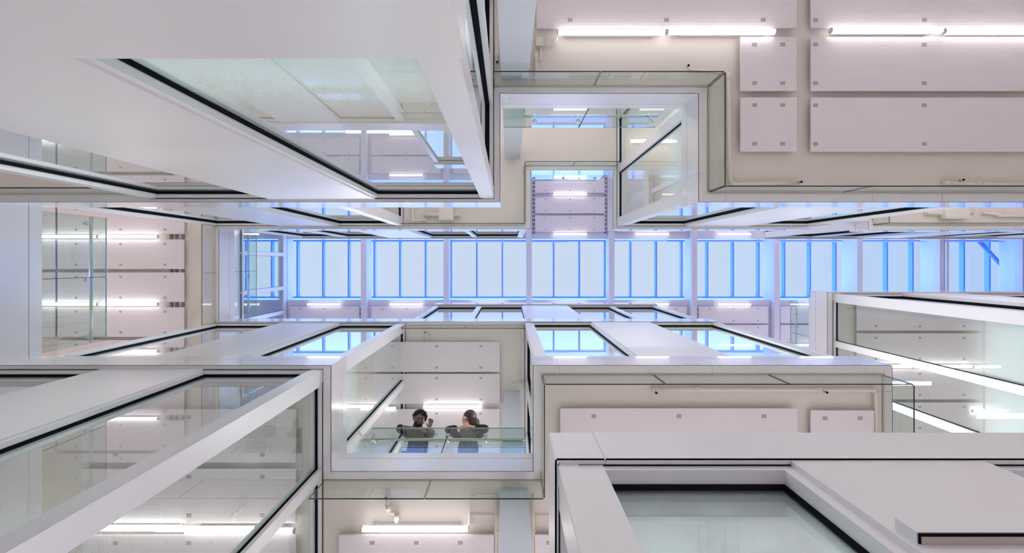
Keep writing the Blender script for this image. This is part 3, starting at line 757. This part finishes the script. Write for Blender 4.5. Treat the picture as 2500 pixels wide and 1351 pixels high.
# ------------------------------------------------------------------ people on the balcony
M_SKIN1 = mat('brown_skin', (0.17, 0.08, 0.06), 0.5)
M_SKIN2 = mat('light_skin', (0.78, 0.48, 0.36), 0.5)
M_HAIR = mat('black_curly_hair', (0.012, 0.009, 0.009), 0.75, bump=(60, 1.0, 'X'))
M_HAIR2 = mat('dark_brown_hair', (0.055, 0.025, 0.03), 0.45, bump=(40, 0.5, 'X'))
M_BLACK = mat('black_knit_cloth', (0.012, 0.012, 0.016), 0.85)
M_TATTOO = mat('pinkish_skin_forearm', (0.50, 0.33, 0.30), 0.6)
M_SHIRT = mat('grey_cotton', (0.16, 0.16, 0.16), 0.85)
M_TROUSER = mat('dark_grey_trousers', (0.09, 0.10, 0.13), 0.8)
M_JEANS = mat('blue_jeans', (0.12, 0.26, 0.55), 0.8)
M_EYE = mat('dark_eye', (0.02, 0.015, 0.015), 0.2)
M_LIP = mat('lip', (0.45, 0.16, 0.15), 0.5)
M_WIRE = mat('thin_spectacle_metal', (0.25, 0.23, 0.22), 0.3, metal=0.8)

def skin_mesh(chains, level=2):
    """chains: lists of (x, y, z, radius); equal points join"""
    vs, idx, es = [], {}, []
    def vid(p):
        key = tuple(round(c, 4) for c in p[:3])
        if key not in idx: idx[key] = len(vs); vs.append(p)
        return idx[key]
    for ch in chains:
        ids = [vid(p) for p in ch]
        es += [(a, b) for a, b in zip(ids, ids[1:])]
    me = bpy.data.meshes.new('tmp'); me.from_pydata([p[:3] for p in vs], es, [])
    o = bpy.data.objects.new('tmp', me); COL.objects.link(o)
    sk_ = o.modifiers.new('s', 'SKIN'); sk_.use_smooth_shade = True; sk_.branch_smoothing = 0.6
    for i, p in enumerate(vs):
        r = p[3]; r = r if isinstance(r, tuple) else (r, r)
        me.skin_vertices[0].data[i].radius = r
        me.skin_vertices[0].data[i].use_root = (i == 0)
    sb = o.modifiers.new('u', 'SUBSURF'); sb.levels = level; sb.render_levels = level
    dg = bpy.context.evaluated_depsgraph_get(); dg.update()
    bm = bmesh.new(); bm.from_mesh(o.evaluated_get(dg).to_mesh())
    bpy.data.objects.remove(o); bpy.data.meshes.remove(me)
    return bm

def frame_of(f, u):
    f = Vector(f).normalized(); u = Vector(u); u = (u - f*u.dot(f)).normalized(); r = u.cross(f).normalized()
    return Matrix((r, u, f)).transposed()          # local x = side, y = up, z = face

def fused(name, bms, m, parent, voxel=0.009, smooth=2):
    """joins rough volumes and re-meshes them into one continuous surface"""
    mb = MB()
    for b in bms:
        me = bpy.data.meshes.new('t'); b.to_mesh(me); mb.bm.from_mesh(me); bpy.data.meshes.remove(me)
        b.free()
    me = bpy.data.meshes.new('t'); mb.bm.to_mesh(me); mb.bm.free()
    o = bpy.data.objects.new('t', me); COL.objects.link(o)
    r = o.modifiers.new('r', 'REMESH'); r.mode = 'VOXEL'; r.voxel_size = voxel; r.use_smooth_shade = True
    s = o.modifiers.new('s', 'SMOOTH'); s.iterations = smooth; s.factor = 0.5
    dg = bpy.context.evaluated_depsgraph_get(); dg.update()
    q = MB(); q.bm.from_mesh(o.evaluated_get(dg).to_mesh())
    bpy.data.objects.remove(o); bpy.data.meshes.remove(me)
    for f in q.bm.faces: f.smooth = True
    return q.build(name, m, parent)

def hand(w, d, side, n, curl=0.35, sc=1.0):
    """chains for a palm and five fingers: w wrist, d pointing direction, side = thumb side, n = palm normal"""
    w, d, side, n = Vector(w), Vector(d).normalized(), Vector(side).normalized(), Vector(n).normalized()
    ch = []
    palm = w + d*.055*sc
    ch.append([(*w, .024*sc), (*palm, .030*sc)])
    for k, (off, ln) in enumerate(((-.030, .066), (-.010, .076), (.010, .080), (.029, .072))):
        b = w + d*.085*sc + side*off*sc
        p1 = b + (d*math.cos(curl) + n*math.sin(curl))*ln*.5*sc
        p2 = p1 + (d*math.cos(curl*2.2) + n*math.sin(curl*2.2))*ln*.5*sc
        ch.append([(*palm, .030*sc), (*b, .0115*sc), (*p1, .0095*sc), (*p2, .0075*sc)])
    t0 = w + d*.03*sc + side*.03*sc; t1 = t0 + (d*.6 + side*.7)*.035*sc; t2 = t1 + (d*.9 + side*.2 + n*.3)*.032*sc
    ch.append([(*w, .024*sc), (*t0, .013*sc), (*t1, .011*sc), (*t2, .0085*sc)])
    return ch

def head_parts(c, R, k=1.0, beard=False):
    """rough head volumes in the frame R (side, up, face) round the centre c"""
    c = Vector(c)
    def at(x, y, z): return c + R @ Vector((x, y, z))*k
    q = MB()
    q.ball(at(0, .022, -.012), .098*k, (.80, 1.0, .98), 24, R)     # cranium
    q.ball(at(0, -.035, .030), .072*k, (.80, 1.05, .72), 20, R)      # face and jaw
    q.ball(at(0, -.090, .048), .028*k, (1.1, .9, .9), 12, R)         # chin
    q.ball(at(0, .030, .068), .045*k, (1.25, .5, .55), 14, R)        # brow
    q.ball(at(0, -.016, .098), .014*k, (.85, 1.5, 1.2), 12, R)       # nose
    q.ball(at(0, -.030, .103), .013*k, (1.25, .8, .9), 12, R)
    for s in (-1, 1):
        q.ball(at(s*.078, -.010, -.005), .026*k, (.35, 1.15, .75), 12, R)
        q.ball(at(s*.042, -.028, .062), .026*k, (1, 1, .8), 12, R)   # cheeks
    q.tube([at(0, -.05, -.03), at(0, -.15, -.06)], .050*k, 16)       # neck
    return q.bm, at

def person(label, torso, neck, headc, f, u, arms, legs, hands, sk_m, parts):
    e_ = empty('person', legs[0][-1][0]*.5 + legs[1][-1][0]*.5, legs[0][-1][1], ZAT, label, 'person')
    R = frame_of(f, u)
    hb, at = head_parts(headc, R, parts.get('hk', 1.0))
    jn_ = at(0, -.13, -.055)
    ch = [torso + [(*neck, .055), (*jn_, .05)]] + arms + legs + hands
    body = skin_mesh(ch)
    b = fused('body', [body, hb], sk_m, e_, 0.0075)
    return e_, R, at

# --- left person
tors = [(-1.34, 2.80, 6.98, (.155, .115)), (-1.34, 2.76, 7.15, (.15, .11)), (-1.345, 2.68, 7.32, (.165, .11)), (-1.345, 2.60, 7.43, (.12, .09))]
shL, shR = (-1.53, 2.58, 7.40), (-1.165, 2.57, 7.39)
elL, wrL = (-1.605, 2.405, 7.125), (-1.345, 2.415, 7.108)
elR, wrR = (-1.145, 2.500, 7.10), (-1.165, 2.43, 7.19)
armsM = [[tors[3], (*shL, .065), ((shL[0]+elL[0])/2, (shL[1]+elL[1])/2, (shL[2]+elL[2])/2, .052), (*elL, .043), ((elL[0]+wrL[0])/2, 2.405, 7.12, .038), (*wrL, .024)],
         [tors[3], (*shR, .065), ((shR[0]+elR[0])/2, (shR[1]+elR[1])/2, (shR[2]+elR[2])/2, .050), (*elR, .043), (*wrR, .024)]]
def legs_at(x, y):
    out = []
    for s in (-1, 1):
        out.append([(x, y, 6.98, (.155, .115)), (x + s*.095, y + .01, 6.88, .085), (x + s*.10, y - .02, 6.50, .058), (x + s*.10, y + .02, 6.30, .052), (x + s*.105, y + .03, 6.12, .036), (x + s*.11, y - .04, 6.08, .035), (x + s*.115, y - .13, 6.075, .028)])
    return out
legM = legs_at(-1.34, 2.80)
hM = hand(wrL, (1, .12, -.02), (0, -.3, 1), (0, 1, .3), .3) + hand(wrR, (.10, -.62, .75), (-.9, -.2, 0), (-.4, -.5, -.6), .25)
fM, uM = (.34, -.26, -.90), (.42, -.88, -.1)
hcM = (-1.362, 2.385, 7.44)
man, RM, atM = person('bearded man with glasses and black jacket leaning on the glass balustrade, one hand raised', tors, (-1.35, 2.52, 7.46), hcM, fM, uM, armsM, legM, hM, M_SKIN1, {'hk': 1.08})
rnd = random.Random(3)
q = MB()
for i in range(150):                     # tight curls over crown, back and sides
    a = rnd.uniform(0, 2*PI); h_ = rnd.uniform(-.15, 1.0)
    rr = math.sqrt(max(0, 1 - h_*h_))
    p = Vector((.088*rr*math.cos(a), .026 + .100*h_, -.016 + .098*rr*math.sin(a)))
    if p.z > .045 and p.y < .072: continue
    if p.y < .0 and p.z > .0: continue
    q.ball(atM(*p), rnd.uniform(.017, .026), (1, 1, 1), 8)
q.build('hair', M_HAIR, man)
q = MB()
for i in range(70):
    a = rnd.uniform(-1.35, 1.35); h_ = rnd.uniform(0, 1)
    p = Vector((.062*math.sin(a)*(1 - .35*h_), -.045 - .062*h_, .028 + .058*math.cos(a)*(1 - .15*h_)))
    q.ball(atM(*p), rnd.uniform(.010, .015), (1, 1, 1), 8)
q.build('beard', M_HAIR, man)
q = MB()
for s in (-1, 1):
    pts = [atM(s*.034 + .025*math.cos(t*PI/8), .004 + .019*math.sin(t*PI/8), .100) for t in range(17)]
    q.tube(pts, .0022, 6)
    q.tube([atM(s*.058, .008, .098), atM(s*.080, .008, .01)], .002, 6)
q.tube([atM(-.010, .008, .104), atM(.010, .008, .104)], .002, 6)
q.build('glasses', M_WIRE, man)
for s in (-1, 1):
    MB().ball(atM(s*.033, .004, .083), .0105, (1.3, .7, .6), 12, RM).build('eye', M_EYE, man)
MB().ball(atM(0, -.054, .090), .02, (1.1, .32, .5), 12, RM).build('mouth', M_LIP, man)
def grow(chain, d): return [(*p[:3], tuple(x + d for x in p[3]) if isinstance(p[3], tuple) else p[3] + d) for p in chain]
jk = [grow(tors, .016), grow([tors[3], armsM[0][1], armsM[0][2], armsM[0][3], (-1.52, 2.405, 7.122, .038)], .013), grow([tors[3], armsM[1][1], armsM[1][2], armsM[1][3], (-1.155, 2.465, 7.145, .032)], .013)]
jk.append([(*tors[3][:3], (.136, .106)), (-1.405, 2.50, 7.455, .045)]); jk.append([(*tors[3][:3], (.136, .106)), (-1.30, 2.52, 7.45, .04)])
fused('jacket', [skin_mesh([grow(c, .006) for c in jk])], M_BLACK, man, .009)
fused('trousers', [skin_mesh([grow(l[:5], .014) for l in legM])], M_TROUSER, man, .010)
for s, l in zip((-1, 1), legM):
    MB().ball((l[5][0], l[5][1] - .03, 6.085), .05, (1, 2.4, .9), 14).build('shoe', M_BLACK, man)
MB().tube([(wrR[0] - .004, wrR[1] + .022, wrR[2] - .026), (wrR[0] - .002, wrR[1] + .008, wrR[2] - .010)], .031, 14).build('wristband', M_BLACK, man)

# --- right person
tw = [(-.60, 2.86, 6.95, (.15, .11)), (-.60, 2.80, 7.10, (.125, .095)), (-.60, 2.70, 7.27, (.145, .10)), (-.60, 2.62, 7.38, (.10, .08))]
sL, sR = (-.765, 2.60, 7.36), (-.430, 2.59, 7.36)
eL, wL = (-.905, 2.425, 7.11), (-.700, 2.405, 7.165)
eR, wR = (-.325, 2.405, 7.12), (-.560, 2.405, 7.165)
def mid(a, b, r): return ((a[0]+b[0])/2, (a[1]+b[1])/2, (a[2]+b[2])/2, r)
armsW = [[tw[3], (*sL, .052), mid(sL, eL, .043), (*eL, .037), mid(eL, wL, .033), (*wL, .022)], [tw[3], (*sR, .052), mid(sR, eR, .043), (*eR, .037), mid(eR, wR, .033), (*wR, .022)]]
legW = [[(*((-.60, 2.86, 6.95)), (.15, .11))] + l[1:] for l in legs_at(-.60, 2.86)]
hW = hand(wL, (1, -.05, .35), (0, -.5, .8), (.2, -.9, -.4), .75, .9) + hand(wR, (-1, -.05, .35), (0, -.5, .8), (-.2, -.9, -.4), .85, .9)
fW, uW = (-.74, -.12, -.66), (.12, -.98, .05)
hcW = (-.612, 2.362, 7.40)
wom, RW, atW = person('dark haired woman in black sleeves and blue jeans resting her chin on clasped hands', tw, (-.605, 2.54, 7.40), hcW, fW, uW, armsW, legW, hW, M_SKIN2, {'hk': 1.0})
q = MB()
q.ball(atW(0, .030, -.022), .108, (.86, 1.0, .98), 28, RW)
q.ball(atW(0, -.030, -.060), .095, (.88, 1.15, .80), 24, RW)
q.ball(atW(0, -.105, -.075), .080, (.95, 1.2, .7), 24, RW)
q.ball(Vector(hcW) + Vector((.085, .045, -.03)), .085, (1.0, .9, 1.1), 20)
q.ball(Vector(hcW) + Vector((.115, .105, -.07)), .065, (1.1, 1.0, 1.2), 20)
for s in (-1, 1):
    q.ball(atW(s*.070, .0, -.005), .045, (.55, 1.5, 1.0), 16, RW)
fused('hair', [q.bm], M_HAIR2, wom, .007)
for s in (-1, 1):
    MB().ball(atW(s*.033, .004, .077), .0105, (1.3, .7, .6), 12, RW).build('eye', M_EYE, wom)
    MB().ball(atW(s*.033, .024, .083), .010, (1.6, .35, .5), 12, RW).build('eyebrow', M_HAIR2, wom)
MB().ball(atW(0, -.056, .084), .02, (1.05, .4, .5), 12, RW).build('mouth', M_LIP, wom)
sl = [grow([tw[3]] + a[1:5] + [(a[4][0]*.45 + a[5][0]*.55, a[4][1]*.45 + a[5][1]*.55, a[4][2]*.45 + a[5][2]*.55, .027)], .012) for a in armsW]
sl.append([(*tw[3][:3], (.112, .092)), (-.60, 2.67, 7.32, (.14, .10))])
fused('jacket', [skin_mesh([grow(c, .006) for c in sl])], M_BLACK, wom, .009)
fused('shirt', [skin_mesh([grow([tw[3], tw[2], tw[1], (-.60, 2.85, 6.93, (.16, .12))], .034), [(*tw[3][:3], (.13, .11)), (-.603, 2.575, 7.385, .075)]])], M_SHIRT, wom, .010)
fused('jeans', [skin_mesh([grow(l[:5], .014) for l in legW])], M_JEANS, wom, .010)
for s, l in zip((-1, 1), legW):
    MB().ball((l[5][0], l[5][1] - .03, 6.082), .045, (1, 2.4, .9), 14).build('shoe', M_BLACK, wom)
